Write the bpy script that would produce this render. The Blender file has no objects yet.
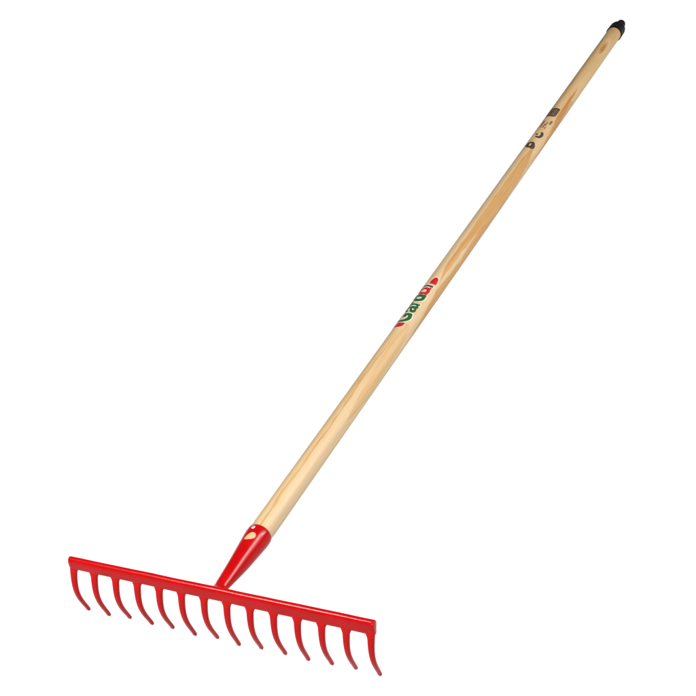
import bpy, bmesh, math, random
import numpy as np
from mathutils import Matrix, Vector

random.seed(4)
rng = np.random.default_rng(11)
scene = bpy.context.scene
C = scene.collection

# ------------------------------------------------------------------ camera
# rake frame: x along the head bar, y along the handle, z up; TILT lays the tips
# of the tines and the far end of the handle on the ground
TILT = math.atan2(0.0698 - 0.0165, 1.652 - 0.0045)
BASE = Matrix.Translation((0, 0, 0.0700 * math.cos(TILT))) @ Matrix.Rotation(-TILT, 4, 'X')
RC = np.array([[0.909025291489355, 0.39796821853170106, -0.12367019233185286],
               [0.11843305743821551, -0.531217453388493, -0.8389169375577535],
               [-0.3995580437665214, 0.7479500747069605, -0.530022693294657]])
CAM = Vector((0.73140561, -0.98887975, 1.04732093))
cam = bpy.data.objects.new('camera', bpy.data.cameras.new('camera'))
C.objects.link(cam)
m = Matrix.Identity(4)
for i in range(3):
    m[i][0] = RC[0][i]
    m[i][1] = -RC[1][i]
    m[i][2] = -RC[2][i]
    m[i][3] = CAM[i]
cam.matrix_world = BASE @ m
cam.data.sensor_width = 36
cam.data.lens = 1479.86 / 696 * 36
cam.data.clip_start = 0.05
cam.data.clip_end = 200
scene.camera = cam

# ------------------------------------------------------------------ world, lamps, exposure
w = bpy.data.worlds.new("World")
scene.world = w
w.use_nodes = True
bg = w.node_tree.nodes['Background']
bg.inputs['Color'].default_value = (1.0, 1.0, 1.0, 1)
bg.inputs['Strength'].default_value = 0.10
scene.view_settings.view_transform = 'Standard'
scene.view_settings.look = 'None'
scene.view_settings.exposure = 0
scene.view_settings.gamma = 1


def area(name, loc, target, sx, sy, power, col=(1, 1, 1)):
    l = bpy.data.lights.new(name, 'AREA')
    l.shape = 'RECTANGLE'
    l.size, l.size_y = sx, sy
    l.energy = power
    l.color = col
    o = bpy.data.objects.new(name, l)
    C.objects.link(o)
    d = (Vector(target) - Vector(loc)).normalized()
    o.rotation_euler = d.to_track_quat('-Z', 'Y').to_euler()
    o.location = loc
    return o


# strip lamp behind on the right: the long streak on the socket
area('strip_lamp', (1.35, 1.35, 1.35), (0.05, 0.2, 0.0), 0.085, 1.3, 80, (1, .97, .92))
# softbox above, in front on the left: the streak on the bar, most of the light
area('softbox', (-0.52, -0.72, 1.27), (0.1, 0.1, 0.0), 0.33, 0.33, 56, (1, .98, .95))
# large overhead softbox
area('overhead_lamp', (1.5, -1.0, 2.05), (0.1, 0.5, 0.0), 0.9, 0.9, 98, (1, .98, .95))
# low fill added in front to brighten the bar and tines
area('front_fill', (0.35, -2.1, 0.75), (0.0, 0.0, 0.03), 0.7, 0.5, 34, (1, .97, .93))


# ------------------------------------------------------------------ materials
def mat(name):
    m_ = bpy.data.materials.new(name)
    m_.use_nodes = True
    nt = m_.node_tree
    return m_, nt, nt.nodes['Principled BSDF']


def node(nt, typ, **kw):
    n = nt.nodes.new(typ)
    for k, v in kw.items():
        setattr(n, k, v)
    return n


def ramp(nt, stops):
    r = node(nt, 'ShaderNodeValToRGB')
    e = r.color_ramp.elements
    while len(e) < len(stops):
        e.new(0.5)
    for el, (p, c) in zip(e, stops):
        el.position = p
        el.color = (*c, 1)
    return r


def coord(nt, scale):
    tc = node(nt, 'ShaderNodeTexCoord')
    mp = node(nt, 'ShaderNodeMapping')
    mp.inputs['Scale'].default_value = scale
    nt.links.new(tc.outputs['Object'], mp.inputs['Vector'])
    return mp.outputs['Vector']


def noise(nt, vec, sc, det=4, rough=.55):
    n = node(nt, 'ShaderNodeTexNoise')
    n.inputs['Scale'].default_value = sc
    n.inputs['Detail'].default_value = det
    n.inputs['Roughness'].default_value = rough
    nt.links.new(vec, n.inputs['Vector'])
    return n.outputs['Fac']


def math_(nt, op, a, b):
    n = node(nt, 'ShaderNodeMath', operation=op)
    for i, v in enumerate((a, b)):
        if isinstance(v, (int, float)):
            n.inputs[i].default_value = v
        else:
            nt.links.new(v, n.inputs[i])
    return n.outputs[0]


def bump(nt, b, h, strength, dist):
    n = node(nt, 'ShaderNodeBump')
    n.inputs['Strength'].default_value = strength
    n.inputs['Distance'].default_value = dist
    nt.links.new(h, n.inputs['Height'])
    nt.links.new(n.outputs['Normal'], b.inputs['Normal'])


# red enamel paint on steel
M_RED, nt, b = mat('red_enamel')
f1 = noise(nt, coord(nt, (1, 1, 1)), 60, 5)
rp = ramp(nt, [(.3, (0.1636, 0.0007879, 0.001212)), (.7, (0.197, 0.001212, 0.001697))])
nt.links.new(f1, rp.inputs['Fac'])
nt.links.new(rp.outputs['Color'], b.inputs['Base Color'])
f2 = noise(nt, coord(nt, (1, 1, 1)), 35, 3)
rr = node(nt, 'ShaderNodeMapRange')
rr.inputs['To Min'].default_value = .19
rr.inputs['To Max'].default_value = .27
nt.links.new(f2, rr.inputs['Value'])
nt.links.new(rr.outputs['Result'], b.inputs['Roughness'])
b.inputs['Specular IOR Level'].default_value = .10
bump(nt, b, noise(nt, coord(nt, (1, 1, 1)), 30, 0), .012, .002)

# ash wood, figure from the grain attribute plus fine fibres
M_WOOD, nt, b = mat('ash_wood')
at = node(nt, 'ShaderNodeAttribute', attribute_name='grain')
fib = noise(nt, coord(nt, (1, .022, 1)), 520, 5, .65)
fib2 = noise(nt, coord(nt, (1, .05, 1)), 170, 4, .6)
g = math_(nt, 'ADD', at.outputs['Fac'], math_(nt, 'MULTIPLY', math_(nt, 'SUBTRACT', fib, .5), .46))
g = math_(nt, 'ADD', g, math_(nt, 'MULTIPLY', math_(nt, 'SUBTRACT', fib2, .5), .44))
rp = ramp(nt, [(0.0, (0.260, 0.196, 0.122)), (.35, (0.2364, 0.1545, 0.0697)), (.68, (0.2, 0.09394, 0.02606)),
               (1.0, (0.09697, 0.03758, 0.009091))])
nt.links.new(g, rp.inputs['Fac'])
nt.links.new(rp.outputs['Color'], b.inputs['Base Color'])
b.inputs['Roughness'].default_value = .48
b.inputs['Specular IOR Level'].default_value = .16
bump(nt, b, fib, .12, .0006)

# black plastic
M_CAP, nt, b = mat('black_plastic')
rp = ramp(nt, [(.3, (.0016, .0015, .0024)), (.7, (.0036, .0032, .0050))])
nt.links.new(noise(nt, coord(nt, (1, 1, 1)), 120, 4), rp.inputs['Fac'])
nt.links.new(rp.outputs['Color'], b.inputs['Base Color'])
b.inputs['Roughness'].default_value = .6
b.inputs['Specular IOR Level'].default_value = .08

# bright steel of the rivet
M_STEEL, nt, b = mat('bright_steel')
b.inputs['Base Color'].default_value = (.62, .55, .55, 1)
b.inputs['Metallic'].default_value = .85
b.inputs['Roughness'].default_value = .4


def ink(name, c1, c2, rough=.42):
    mm, nt, b = mat(name)
    rp = ramp(nt, [(.3, c1), (.7, c2)])
    nt.links.new(noise(nt, coord(nt, (1, 1, 1)), 260, 4), rp.inputs['Fac'])
    nt.links.new(rp.outputs['Color'], b.inputs['Base Color'])
    b.inputs['Roughness'].default_value = rough
    return mm


M_IRED = ink('red_print', (0.1879, 0.001455, 0.00303), (0.2242, 0.002061, 0.004848))
M_IGRN = ink('green_print', (0.001212, 0.03333, 0.006061), (0.001818, 0.04848, 0.0103))
M_IWHT = ink('white_print', (0.2788, 0.2545, 0.2), (0.3152, 0.2909, 0.2424))
M_IDRK = ink('dark_print', (0.004848, 0.01212, 0.007273), (0.007273, 0.01818, 0.01212))
M_BURN = ink('burnt_brand', (0.004848, 0.00303, 0.002424), (0.01818, 0.009697, 0.004848), .6)
M_BURN2 = ink('pale_burnt_brand', (0.05152, 0.02909, 0.01333), (0.103, 0.05455, 0.02545), .6)

# white ground, glow added so it stays white and shows no shadow
M_GLOW, nt, b = mat('glowing_white_ground')
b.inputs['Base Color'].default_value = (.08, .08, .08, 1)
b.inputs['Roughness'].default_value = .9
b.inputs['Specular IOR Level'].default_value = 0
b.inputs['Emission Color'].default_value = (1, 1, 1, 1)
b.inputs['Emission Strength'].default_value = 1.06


# ------------------------------------------------------------------ helpers
def obj(name, bm, m_, parent=None, smooth=True):
    me = bpy.data.meshes.new(name)
    bm.normal_update()
    bm.to_mesh(me)
    bm.free()
    for x in (m_ if isinstance(m_, (list, tuple)) else [m_]):
        me.materials.append(x)
    if smooth:
        me.polygons.foreach_set('use_smooth', [True] * len(me.polygons))
    o = bpy.data.objects.new(name, me)
    C.objects.link(o)
    if parent:
        o.parent = parent
    return o


def loft(rings, closed_ends=True):
    """rings: list of equal-length point lists -> bmesh of quads"""
    bm = bmesh.new()
    vs = [[bm.verts.new(p) for p in r] for r in rings]
    n = len(rings[0])
    for a, c in zip(vs[:-1], vs[1:]):
        for i in range(n):
            bm.faces.new((a[i], a[(i + 1) % n], c[(i + 1) % n], c[i]))
    if closed_ends:
        bm.faces.new(vs[0][::-1])
        bm.faces.new(vs[-1])
    bmesh.ops.recalc_face_normals(bm, faces=bm.faces)
    return bm


def lathe(prof, n=64, closed_ends=True):
    """prof: (radius, y) along the handle axis"""
    return loft([[(r * math.sin(2 * math.pi * i / n), y, r * math.cos(2 * math.pi * i / n)) for i in range(n)]
                 for r, y in prof], closed_ends)


def sharp(o, deg=35):
    me = o.data
    bm = bmesh.new()
    bm.from_mesh(me)
    for e in bm.edges:
        if len(e.link_faces) == 2 and e.calc_face_angle(0) > math.radians(deg):
            e.smooth = False
    bm.to_mesh(me)
    bm.free()


def smoothstep(a, c, x):
    t = np.clip((x - a) / (c - a), 0, 1)
    return t * t * (3 - 2 * t)


# ------------------------------------------------------------------ setting: white ground with an added glow
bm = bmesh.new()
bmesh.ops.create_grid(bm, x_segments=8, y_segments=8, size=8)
gr = obj('ground', bm, M_GLOW, None, False)
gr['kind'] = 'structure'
gr['label'] = 'white surface under the rake with an added glow'

# ------------------------------------------------------------------ the rake
rake = bpy.data.objects.new('garden_rake', None)
C.objects.link(rake)
rake.matrix_world = BASE
rake['label'] = 'red steel garden rake with fourteen curved tines and a long pale wooden handle'
rake['category'] = 'rake'

Y_RIM, Y_CAP = 0.107, 1.618


def r_wood(y):
    return 0.014 * (1 - 0.03036 * (y - 0.2))


def r_socket(y):
    return 0.0076 + (0.0150 - 0.0076) * min(max((y - 0.010) / 0.087, 0), 1)


# ---- handle: fine grid so the figure of the wood can follow it
NS, NT = 900, 112
ys = np.concatenate([np.linspace(0.03, Y_RIM, 40)[:-1], np.linspace(Y_RIM, 1.645, NS)])
rings = []
bow = lambda y: 0.0
for y in ys:
    r = r_wood(y)
    if y < 0.118:
        r = min(r, r_socket(y) - 0.0012)
    rings.append([(r * math.sin(2 * math.pi * i / NT), y, r * math.cos(2 * math.pi * i / NT)) for i in range(NT)])
handle = obj('handle', loft(rings), M_WOOD, rake)
sharp(handle, 50)

co = np.empty(len(handle.data.vertices) * 3)
handle.data.vertices.foreach_get('co', co)
co = co.reshape(-1, 3)
Yv = co[:, 1]
PH = np.degrees(np.arctan2(co[:, 0], co[:, 2])) - 35.0      # 0 is the middle of the side seen
PH = (PH + 180) % 360 - 180


def fnoise(u, v, seed):
    """smooth value noise on a lattice"""
    r_ = np.random.default_rng(seed).random((64, 64))
    u = u % 64
    v = v % 64
    i, j = np.floor(u).astype(int) % 64, np.floor(v).astype(int) % 64
    fu, fv = u - np.floor(u), v - np.floor(v)
    fu, fv = fu * fu * (3 - 2 * fu), fv * fv * (3 - 2 * fv)
    i2, j2 = (i + 1) % 64, (j + 1) % 64
    return (r_[i, j] * (1 - fu) + r_[i2, j] * fu) * (1 - fv) + (r_[i, j2] * (1 - fu) + r_[i2, j2] * fu) * fv


CV = np.where(np.abs(PH) <= 90, np.sin(np.radians(PH)), np.sign(PH) * (2 - np.sin(np.radians(np.abs(PH)))))
wob = (fnoise(Yv * 14, CV * 1.5 + 7, 3) - .5) * .22 + (fnoise(Yv * 60, CV * 5 + 3, 5) - .5) * .12
cw = CV + wob


def region(pts, strength, soft=.10, inner=0.0):
    """pts: (y, lo, hi) across the handle; soft edged, darker along its borders when inner < 1"""
    py = [p[0] for p in pts]
    lo = np.interp(Yv, py, [p[1] for p in pts])
    hi = np.interp(Yv, py, [p[2] for p in pts])
    on = ((Yv >= py[0]) & (Yv <= py[-1])).astype(float)
    d = np.minimum(cw - lo, hi - cw)
    body = smoothstep(-soft * .5, soft * .5, d) * on
    edge = np.exp(-((d - .03) / .06) ** 2) * on
    return np.minimum(strength * body + .6 * inner * edge * smoothstep(0, .02, hi - lo), .62)


G = np.full(len(Yv), 0.06)
G += (fnoise(Yv * 3.0, CV * 4.0, 21) - .5) * .12
# narrow brown line running up the left of the lower half
G = np.maximum(G, G * .35 + .05 + .88 * region([(.085, -.42, -.34), (.11, -.46, -.30), (.16, -.58, -.44), (.22, -.50, -.38), (.27, -.58, -.44), (.33, -.58, -.42),
             (.40, -.70, -.52), (.47, -.60, -.50), (.52, -.55, -.52)], .42, .12, .10))
G = np.maximum(G, G * .35 + .05 + .88 * region([(.10, -1.05, -.82), (.30, -1.05, -.80), (.55, -1.05, -.78)], .20, .2))
G = np.maximum(G, G * .35 + .05 + .88 * region([(.28, -.72, -.66), (.36, -.78, -.70), (.44, -.86, -.74), (.52, -.80, -.74)], .22, .1))
# first cathedral: tip on the right, opening upwards
G = np.maximum(G, G * .35 + .05 + .88 * region([(.325, .38, .38), (.36, .18, .68), (.40, .0, .88), (.45, -.20, .80), (.50, -.30, .70), (.545, -.1, .3)], .24, .16, .14))
G = np.maximum(G, G * .35 + .05 + .88 * region([(.37, .42, .44), (.40, .25, .55), (.44, .02, .45), (.49, -.12, .25), (.53, .02, .06)], .12, .12, .12))
G = np.maximum(G, G * .35 + .05 + .88 * region([(.40, -.35, -.30), (.43, -.42, -.28), (.50, -.40, -.20), (.53, -.3, -.25)], .18, .1))
# behind and above the sticker: broad orange figure with a pale tongue rising into it
G = np.maximum(G, G * .35 + .05 + .88 * region([(.52, .9, .9), (.57, .66, .98), (.62, .55, .95), (.70, -.32, .98), (.76, -.40, 1.0), (.84, -.48, .98), (.92, -.50, .92),
             (1.00, -.45, .72), (1.06, -.30, .55), (1.11, -.12, -.12)], .52, .14, .10))
G -= region([(.62, .2, .2), (.69, .10, .52), (.75, .20, .50), (.81, .33, .33)], .44, .10, -.10)
# right border above, then pale tongue coming down from the stamp
G = np.maximum(G, G * .35 + .05 + .88 * region([(.93, .86, .86), (1.02, .45, .70), (1.08, .72, .95), (1.16, .75, 1.0), (1.24, .60, 1.0), (1.30, .55, .85)], .26, .12, .12))
G = np.maximum(G, G * .35 + .05 + .88 * region([(.62, -.80, -.72), (.72, -.72, -.66), (.90, -.74, -.68), (1.05, -.72, -.64), (1.2, -.8, -.7)], .16, .12))
# orange spear of the top quarter
G = np.maximum(G, G * .35 + .05 + .88 * region([(1.08, .92, .92), (1.15, .62, .94), (1.20, .28, .86), (1.26, .04, .70), (1.30, .05, .45), (1.35, .22, .22)], .46, .12, .06))
G = np.maximum(G, G * .35 + .05 + .88 * region([(1.16, -.98, -.80), (1.4, -1.0, -.75), (1.62, -1.0, -.72)], .22, .2))
G += smoothstep(.95, 1.35, Yv) * .20
G += .16 * smoothstep(1.545, 1.60, Yv + .03 * cw) * (1 - smoothstep(.3, .8, np.abs(cw)))
# knot below the cap with grain flowing round it
kd = np.sqrt(((Yv - 1.522) / .028) ** 2 + ((CV + .06) / .32) ** 2)
G += np.exp(-kd ** 4 * 1.4) * .50 + np.exp(-((kd - 1.35) / .3) ** 2) * -.10
# back of the handle
back = smoothstep(1.05, 1.25, np.abs(CV))
G += back * (.35 * smoothstep(.5, .62, fnoise(Yv * 2.2, CV * 6, 31)))
# faint growth lines everywhere
G += .06 * np.sin(cw * 34 + 5 * fnoise(Yv * 5, CV * 2, 41)) * (0.4 + fnoise(Yv * 9, CV * 2, 43))
ga = handle.data.attributes.new('grain', 'FLOAT', 'POINT')
ga.data.foreach_set('value', np.clip(G, -.1, 1.1).astype(np.float32))

# ---- socket with a teardrop hole and a rivet
prof = [(0.0066, 0.0015)]
for k in range(9):                                        # weld flare on to the bar
    t = k / 8
    prof.append((r_socket(.012) + 0.0048 * (1 - t) ** 2.2, 0.0020 + .011 * t))
prof += [(r_socket(y), y) for y in np.linspace(.016, .094, 24)]
prof += [(.01488, .0965), (.01500, .0985), (.01502, .1015), (.01500, .1050), (.01478, .1064), (.01445, .1069)]
KD = 2.4e-4                                               # metres per degree round the socket
pr_y, pr_r = [p[1] for p in prof], [p[0] for p in prof]
cols = [-180 + 360 * i / 120 for i in range(121)]
rows = sorted(set(pr_y))
bm = bmesh.new()                                          # the sheet laid flat: (degrees, y)
gv = [[bm.verts.new((a_ * KD, y_, 0)) for a_ in cols] for y_ in rows]
for r0, r1 in zip(gv[:-1], gv[1:]):
    for i in range(120):
        bm.faces.new((r0[i], r0[i + 1], r1[i + 1], r1[i]))
hole = [(-2 + 27 * math.cos(t) * (1 - .10 * math.sin(t)), .0866 + (.0074 if math.sin(t) > 0 else .0052) * math.sin(t) + .0020 * math.cos(t))
        for t in (2 * math.pi * i / 28 for i in range(28))]
hole = [(a_ * KD, y_) for a_, y_ in hole]
cen = (sum(p[0] for p in hole) / 28, sum(p[1] for p in hole) / 28)
inside = lambda x_, y_, e_=0: all((hole[i][0] - hole[i - 1][0]) * (y_ - hole[i - 1][1]) - (hole[i][1] - hole[i - 1][1]) * (x_ - hole[i - 1][0]) > e_
                                  for i in range(28))
for i in range(28):
    p, q = hole[i - 1], hole[i]
    fs = [f for f in bm.faces if abs(f.calc_center_median().x) < 50 * KD and .074 < f.calc_center_median().y < .099]
    ge = list({v for f in fs for v in f.verts}) + list({e for f in fs for e in f.edges}) + fs
    bmesh.ops.bisect_plane(bm, geom=ge, dist=1e-7, plane_co=(p[0], p[1], 0), plane_no=(q[1] - p[1], p[0] - q[0], 0))
bmesh.ops.delete(bm, geom=[f for f in bm.faces if inside(f.calc_center_median().x, f.calc_center_median().y)], context='FACES')
for v in bm.verts:
    a_, y_ = math.radians(v.co.x / KD), v.co.y
    r_ = float(np.interp(y_, pr_y, pr_r))
    near = max(0, 1 - y_ / .060) ** 1.5                    # the neck flattens and rises on to the bar
    z_ = r_ * math.cos(a_)
    v.co = (r_ * math.sin(a_), y_, z_ * (1 - .30 * near) + .0036 * near)
bmesh.ops.remove_doubles(bm, verts=bm.verts[:], dist=2e-6)
bmesh.ops.recalc_face_normals(bm, faces=bm.faces[:])
if sum(f.normal.dot(Vector((f.calc_center_median().x, 0, f.calc_center_median().z))) for f in bm.faces) < 0:
    bmesh.ops.reverse_faces(bm, faces=bm.faces[:])
tmpo = obj('sheet', bm, M_RED)
md = tmpo.modifiers.new('wall', 'SOLIDIFY')
md.thickness = .0010
md.offset = -1
dg = bpy.context.evaluated_depsgraph_get()
dg.update()
newme = bpy.data.meshes.new_from_object(tmpo.evaluated_get(dg))
bpy.data.objects.remove(tmpo)
sock = bpy.data.objects.new('socket', newme)
C.objects.link(sock)
sock.parent = rake
sharp(sock, 60)

bm = bmesh.new()
bmesh.ops.create_uvsphere(bm, u_segments=24, v_segments=12, radius=1)
th = math.radians(-11)
Mx = Matrix.Translation((.01495 * math.sin(th), .1010, .01495 * math.cos(th))) @ Matrix.Rotation(th, 4, 'Y') @ Matrix.Diagonal((.0023, .0027, .0009, 1))
bm.transform(Mx)
obj('rivet', bm, M_STEEL, sock)

# ---- end cap and its hanging knob
prof = [(.01360, Y_CAP + .001), (.01490, Y_CAP), (.01520, Y_CAP + .0012), (.01525, Y_CAP + .004), (.01500, Y_CAP + .0055),
        (.01490, Y_CAP + .022), (.01465, Y_CAP + .0275), (.01380, Y_CAP + .0315), (.0120, Y_CAP + .0345), (.0095, Y_CAP + .0358),
        (.0068, Y_CAP + .0360)]
cap = obj('end_cap', lathe(prof, 64), M_CAP, rake)
sharp(cap, 50)
prof = [(.0082, Y_CAP + .0352), (.0074, Y_CAP + .038), (.0072, Y_CAP + .042), (.0077, Y_CAP + .046), (.0083, Y_CAP + .050),
        (.0083, Y_CAP + .054), (.0076, Y_CAP + .0565), (.0050, Y_CAP + .0575)]
obj('hanging_knob', lathe(prof, 40), M_CAP, cap)

# ---- head bar: rolled tube above, flange below
HB = 0.1868
HL = 0.1848                                               # the bar is a little short of the left tine's edge
ZC, RT, RY = 0.0078, 0.0061, 0.0044
half = []
for k in range(19):                                       # right side, from the top of the tube down
    a = math.radians(k * 6.9)
    half.append((RY * math.sin(a), ZC + RT * math.cos(a)))
FRONT = [(.0043, .0050), (.00425, .0036), (.0042, .0020), (.0041, -.0008), (.0040, -.0032), (.0035, -.0043), (.0024, -.0048)]
BACK = [(.0032, .0026), (.0026, .0012), (.0021, -.0010), (.0018, -.0032), (.0013, -.0043), (.0002, -.0048)]
outline = half + BACK + [(-y, z) for y, z in FRONT[::-1]] + [(-y, z) for y, z in half[:15][::-1]]
outline = [outline[0]] + [p for p in outline[1:] if p != outline[0]]
if abs(outline[-1][0]) < 1e-9:
    outline.pop()
rings = []
rise = lambda x: .0023 - .0017 * x / .1868               # the flange is a little deeper on the right
NXB = 150
for k in range(NXB + 1):
    x = -HL + (HB + HL) * k / NXB
    s = 1.0
    dy = .00010 * math.sin(x * 61 + 1) + .00006 * math.sin(x * 137)
    dz = .00008 * math.sin(x * 83 + 2)
    rs_ = rise(x)
    rings.append([(x, y + dy, z + dz + (rs_ * (.0046 - z) / .0094 if z < .0046 else 0)) for y, z in outline])


def shrink(ring, d, x):
    cy = sum(p[1] for p in ring) / len(ring)
    out = []
    n = len(ring)
    for i in range(n):
        a, c = ring[i - 1], ring[(i + 1) % n]
        ty, tz = c[1] - a[1], c[2] - a[2]
        l = math.hypot(ty, tz) or 1
        out.append((x, ring[i][1] - d * tz / l * SG, ring[i][2] + d * ty / l * SG))
    return out


SG = -1
end0 = [shrink(rings[0], .0010, -HL - .0006), shrink(rings[0], .0003, -HL - .0004)]
end1 = [shrink(rings[-1], .0003, HB + .0004), shrink(rings[-1], .0010, HB + .0006)]
bar = obj('head_bar', loft(end0 + rings + end1), M_RED, rake)
sharp(bar, 60)
# ---- tines
PATH = np.array([(-.0004, .0035), (-.0012, -.0030), (-.0040, -.0085), (-.0062, -.0155), (-.0071, -.0250), (-.0062, -.0355),
                 (-.0036, -.0470), (.0002, -.0580), (.0045, -.0690)])
PZ = np.polyfit(PATH[:, 1], PATH[:, 0], 4)
_z = np.linspace(.0035, -.0690, 400)
_y = np.polyval(PZ, _z)
_s = np.concatenate([[0], np.cumsum(np.hypot(np.diff(_y), np.diff(_z)))])
TOT = float(_s[-1])


def spline(s):
    return np.array((np.interp(s, _s, _y), np.interp(s, _s, _z)))


def tine_mesh(side, seed, up):
    """side -1 / +1: outermost tines flare on the inner side only"""
    rd = random.Random(seed)
    tot = TOT
    jy, jx = rd.uniform(-.0012, .0012), rd.uniform(-.0010, .0010)
    jl = rd.uniform(-.0012, .0008)
    rings = []
    N = 44
    for k in range(N + 1):
        s = tot * (k / N)
        p = spline(s)
        q = spline(min(s + 1e-3, tot)) - spline(max(s - 1e-3, 0))
        q = q / np.hypot(*q)
        nrm = np.array([-q[1], q[0]])
        t = s / tot
        hw = .00455 * (1 - t) + .00235 * t
        hw = hw - .0004 * math.sin(math.pi * t)
        dd = min(max(0, (p[1] + .0112 - up) / .0064), 1)
        fl = .0023 * dd ** 2.2
        hl, hr = hw + fl * (side != -1), hw + fl * (side != 1)
        ht_ = .0028 * (1 - t) + .0019 * t
        cap_ = 1.0
        if k == N:
            cap_ = .72
        ring = []
        for i in range(20):
            a = 2 * math.pi * i / 20
            ca, sa = math.cos(a), math.sin(a)
            u = math.copysign(abs(ca) ** .62, ca)
            v = math.copysign(abs(sa) ** .62, sa)
            x = (hr if u > 0 else hl) * u * cap_ + jx * t * t
            off = ht_ * v * cap_
            ring.append((x, p[0] + nrm[0] * off + jy * t * t, p[1] + nrm[1] * off + jl * t * t))
        rings.append(ring)
    return loft(rings)


for k in range(14):
    x = -.1826 + .3652 * k / 13
    x += .0007 if k == 0 else 0
    side = -1 if k == 0 else (1 if k == 13 else 0)
    tn = obj('tine', tine_mesh(side, 50 + k, rise(x)), M_RED, rake)
    tn.location.x = x
    sharp(tn, 55)


# ------------------------------------------------------------------ writing and marks, wrapped round the wood
def wrap(flat, off):
    """flat: bmesh in (s along handle, arc in metres from the top line; +arc to the right) -> bent on to the handle"""
    xs = [v.co.x for v in flat.verts]
    ya = [v.co.y for v in flat.verts]
    a0, a1 = min(ya), max(ya)
    n = int((a1 - a0) / .0008) + 1
    for i in range(1, n):
        bmesh.ops.bisect_plane(flat, geom=flat.verts[:] + flat.edges[:] + flat.faces[:], dist=1e-7,
                               plane_co=(0, a0 + (a1 - a0) * i / n, 0), plane_no=(0, 1, 0))
    for v in flat.verts:
        s, a = v.co.x, v.co.y
        r = r_wood(s)
        th = a / r
        v.co = ((r + off) * math.sin(th), s, (r + off) * math.cos(th))
    for f in flat.faces:
        c = f.calc_center_median()
        f.normal_update()
        if f.normal.dot(Vector((c.x, 0, c.z))) < 0:
            f.normal_flip()
    return flat


def poly_bm(loops):
    bm = bmesh.new()
    for lp in loops:
        bm.faces.new([bm.verts.new((s, a, 0)) for s, a in lp])
    bmesh.ops.triangulate(bm, faces=bm.faces[:])
    return bm


def text_bm(txt, s0, s1, base, cap_h, embolden):
    """text running along the handle, letters standing to the left of their base line"""
    cu = bpy.data.curves.new('lettering', 'FONT')
    cu.body = txt
    cu.size = 1
    cu.offset = embolden
    cu.resolution_u = 6
    o = bpy.data.objects.new('lettering', cu)
    C.objects.link(o)
    d = bpy.context.evaluated_depsgraph_get()
    d.update()
    me = bpy.data.meshes.new_from_object(o.evaluated_get(d))
    bpy.data.objects.remove(o)
    bm = bmesh.new()
    bm.from_mesh(me)
    x = [v.co.x for v in bm.verts]
    return bm, min(x), max(x)


def place_text(bm, x0, x1, s0, s1, base, cap_h):
    for v in bm.verts:
        v.co = (s0 + (v.co.x - x0) / (x1 - x0) * (s1 - s0), base - v.co.y / .70 * cap_h, 0)
    return bm


def ell(s, a, rs, ra, n=36, p=2.0, lo=0, hi=360):
    out = []
    for i in range(n):
        t = math.radians(lo + (hi - lo) * i / (n if hi - lo == 360 else n - 1))
        c, d = math.cos(t), math.sin(t)
        out.append((s + rs * math.copysign(abs(c) ** (2 / p), c), a + ra * math.copysign(abs(d) ** (2 / p), d)))
    return out


ARC = math.radians(1) * .0138
parts_bm = bmesh.new()


def add(src, mi, off):
    wrap(src, off)
    tmp = bpy.data.meshes.new('tmp')
    src.to_mesh(tmp)
    src.free()
    n0 = len(parts_bm.faces)
    parts_bm.from_mesh(tmp)
    parts_bm.faces.ensure_lookup_table()
    for f in parts_bm.faces[n0:]:
        f.material_index = mi
    bpy.data.meshes.remove(tmp)


BASE_A = 22 * ARC
CAPH = 92 * ARC
# word, letter by letter, with a pale outline below
LET = [('G', .5455, .5690, 1), ('a', .5715, .5905, 1), ('r', .5905, .6005, 1), ('d', .6005, .6190, 1), ('o', .6195, .6390, 0), ('l', .6410, .6450, 3)]
for ch, s0, s1, mi in LET:
    bmt, a, c = text_bm(ch, s0, s1, BASE_A, CAPH, .022 if ch == 'a' else .040)
    add(place_text(bmt, a, c, s0, s1, BASE_A, CAPH), mi, .00026)
    bmt, a2, c2 = text_bm(ch, s0, s1, BASE_A, CAPH, .085)        # pale halo of the letter
    grow = (s1 - s0) / (c - a) * ((c2 - a2) - (c - a)) / 2
    add(place_text(bmt, a2, c2, s0 - grow, s1 + grow, BASE_A, CAPH), 2, .00012)
# red flower petals round the o
for ds, da in ((-.006, 8), (.006, 9), (.0, 12)):
    add(poly_bm([ell(.629 + ds, BASE_A - 12 * ARC + da * ARC * .9, .0052, 6.5 * ARC, 24)]), 0, .00034 + .00002 * da)
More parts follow.
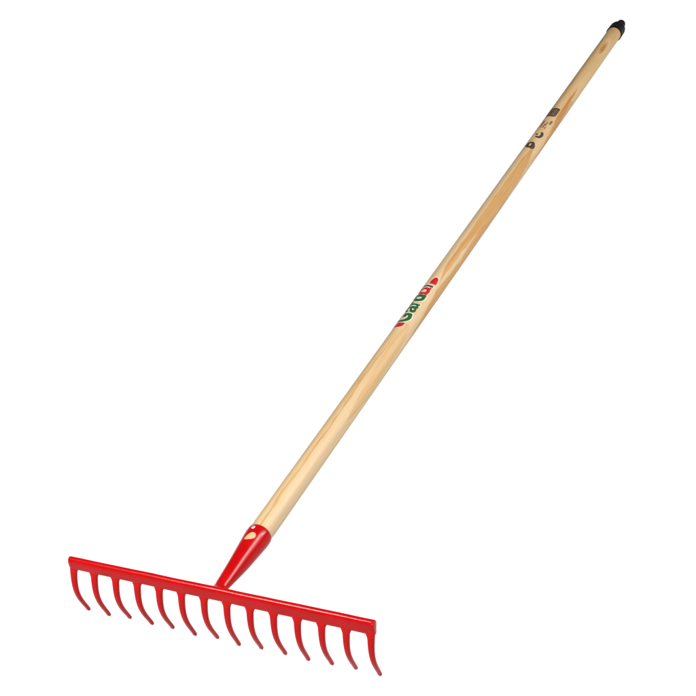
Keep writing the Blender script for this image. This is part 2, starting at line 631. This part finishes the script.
# red ends of the badge
d_top = ell(.6492, 13 * ARC, .0180, 21 * ARC, 30, 2.4, -90, 90)
add(poly_bm([ell(.6484, 13 * ARC, .0212, 25.5 * ARC, 30, 2.4, -90, 90)]), 2, .00016)
add(poly_bm([d_top]), 0, .00030)
d_bot = ell(.5440, -26 * ARC, .0120, 42 * ARC, 40, 2.6, 90, 270)
add(poly_bm([ell(.5440, -26 * ARC, .0140, 46 * ARC, 40, 2.6, 90, 270)]), 2, .00016)
add(poly_bm([d_bot]), 0, .00030)
stk = obj('sticker', parts_bm, [M_IRED, M_IGRN, M_IWHT, M_IDRK], handle)
stk['label'] = 'red and white sticker with green lettering'

# burnt stamp
parts_bm = bmesh.new()


def stroke(pts, wd, mi=0, off=.00014):
    pts = [np.array((s, a * ARC)) for s, a in pts]
    L, R_ = [], []
    for i, p in enumerate(pts):
        t = pts[min(i + 1, len(pts) - 1)] - pts[max(i - 1, 0)]
        t = t / np.hypot(*t)
        n = np.array((-t[1], t[0])) * wd / 2
        L.append(p + n)
        R_.append(p - n)
    bm = bmesh.new()
    for i in range(len(pts) - 1):
        bm.faces.new([bm.verts.new((*q, 0)) for q in (L[i], L[i + 1], R_[i + 1], R_[i])])
    add(bm, mi, off)


ring = [(1.103 + .0085 * math.cos(math.radians(t)), 2 + 19 * math.sin(math.radians(t))) for t in range(0, 361, 15)]
stroke(ring, .0056)
add(poly_bm([ell(1.0985, 31 * ARC, .0062, 9 * ARC, 24)]), 0, .00018)
stroke([(1.094, 12), (1.091, 22), (1.094, 30)], .003)
stroke([(1.136, 2), (1.133, 10), (1.1325, 20), (1.137, 29), (1.144, 33), (1.150, 28), (1.152, 18)], .0048)
stroke([(1.145, -12), (1.143, -4), (1.141, 4)], .0034)
stroke([(1.168, 4), (1.184, 4)], .0020, 1)
stroke([(1.166, 20), (1.174, 20)], .0016, 1)
stroke([(1.170, -14), (1.196, -14)], .0026, 1)
stroke([(1.178, 12), (1.192, 12)], .0018, 1)
stroke([(1.186, 32), (1.200, 35)], .0036, 1)
for a in (-34, -20, -6, 8, 22, 31):
    stroke([(1.214 + (.004 if a > 20 else 0), a), (1.247, a)], .0016 if a != 8 else .0011)
stroke([(1.216, -36), (1.216, 26)], .003)
add(poly_bm([[(1.217, -36 * ARC), (1.246, -36 * ARC), (1.246, 30 * ARC), (1.217, 26 * ARC)]]), 1, .00009)
stroke([(1.246, -36), (1.246, 33)], .0034, 0, .00018)
stroke([(1.232, -36), (1.232, 4)], .0022, 0, .00018)
obj('stamp', parts_bm, [M_BURN, M_BURN2], handle)
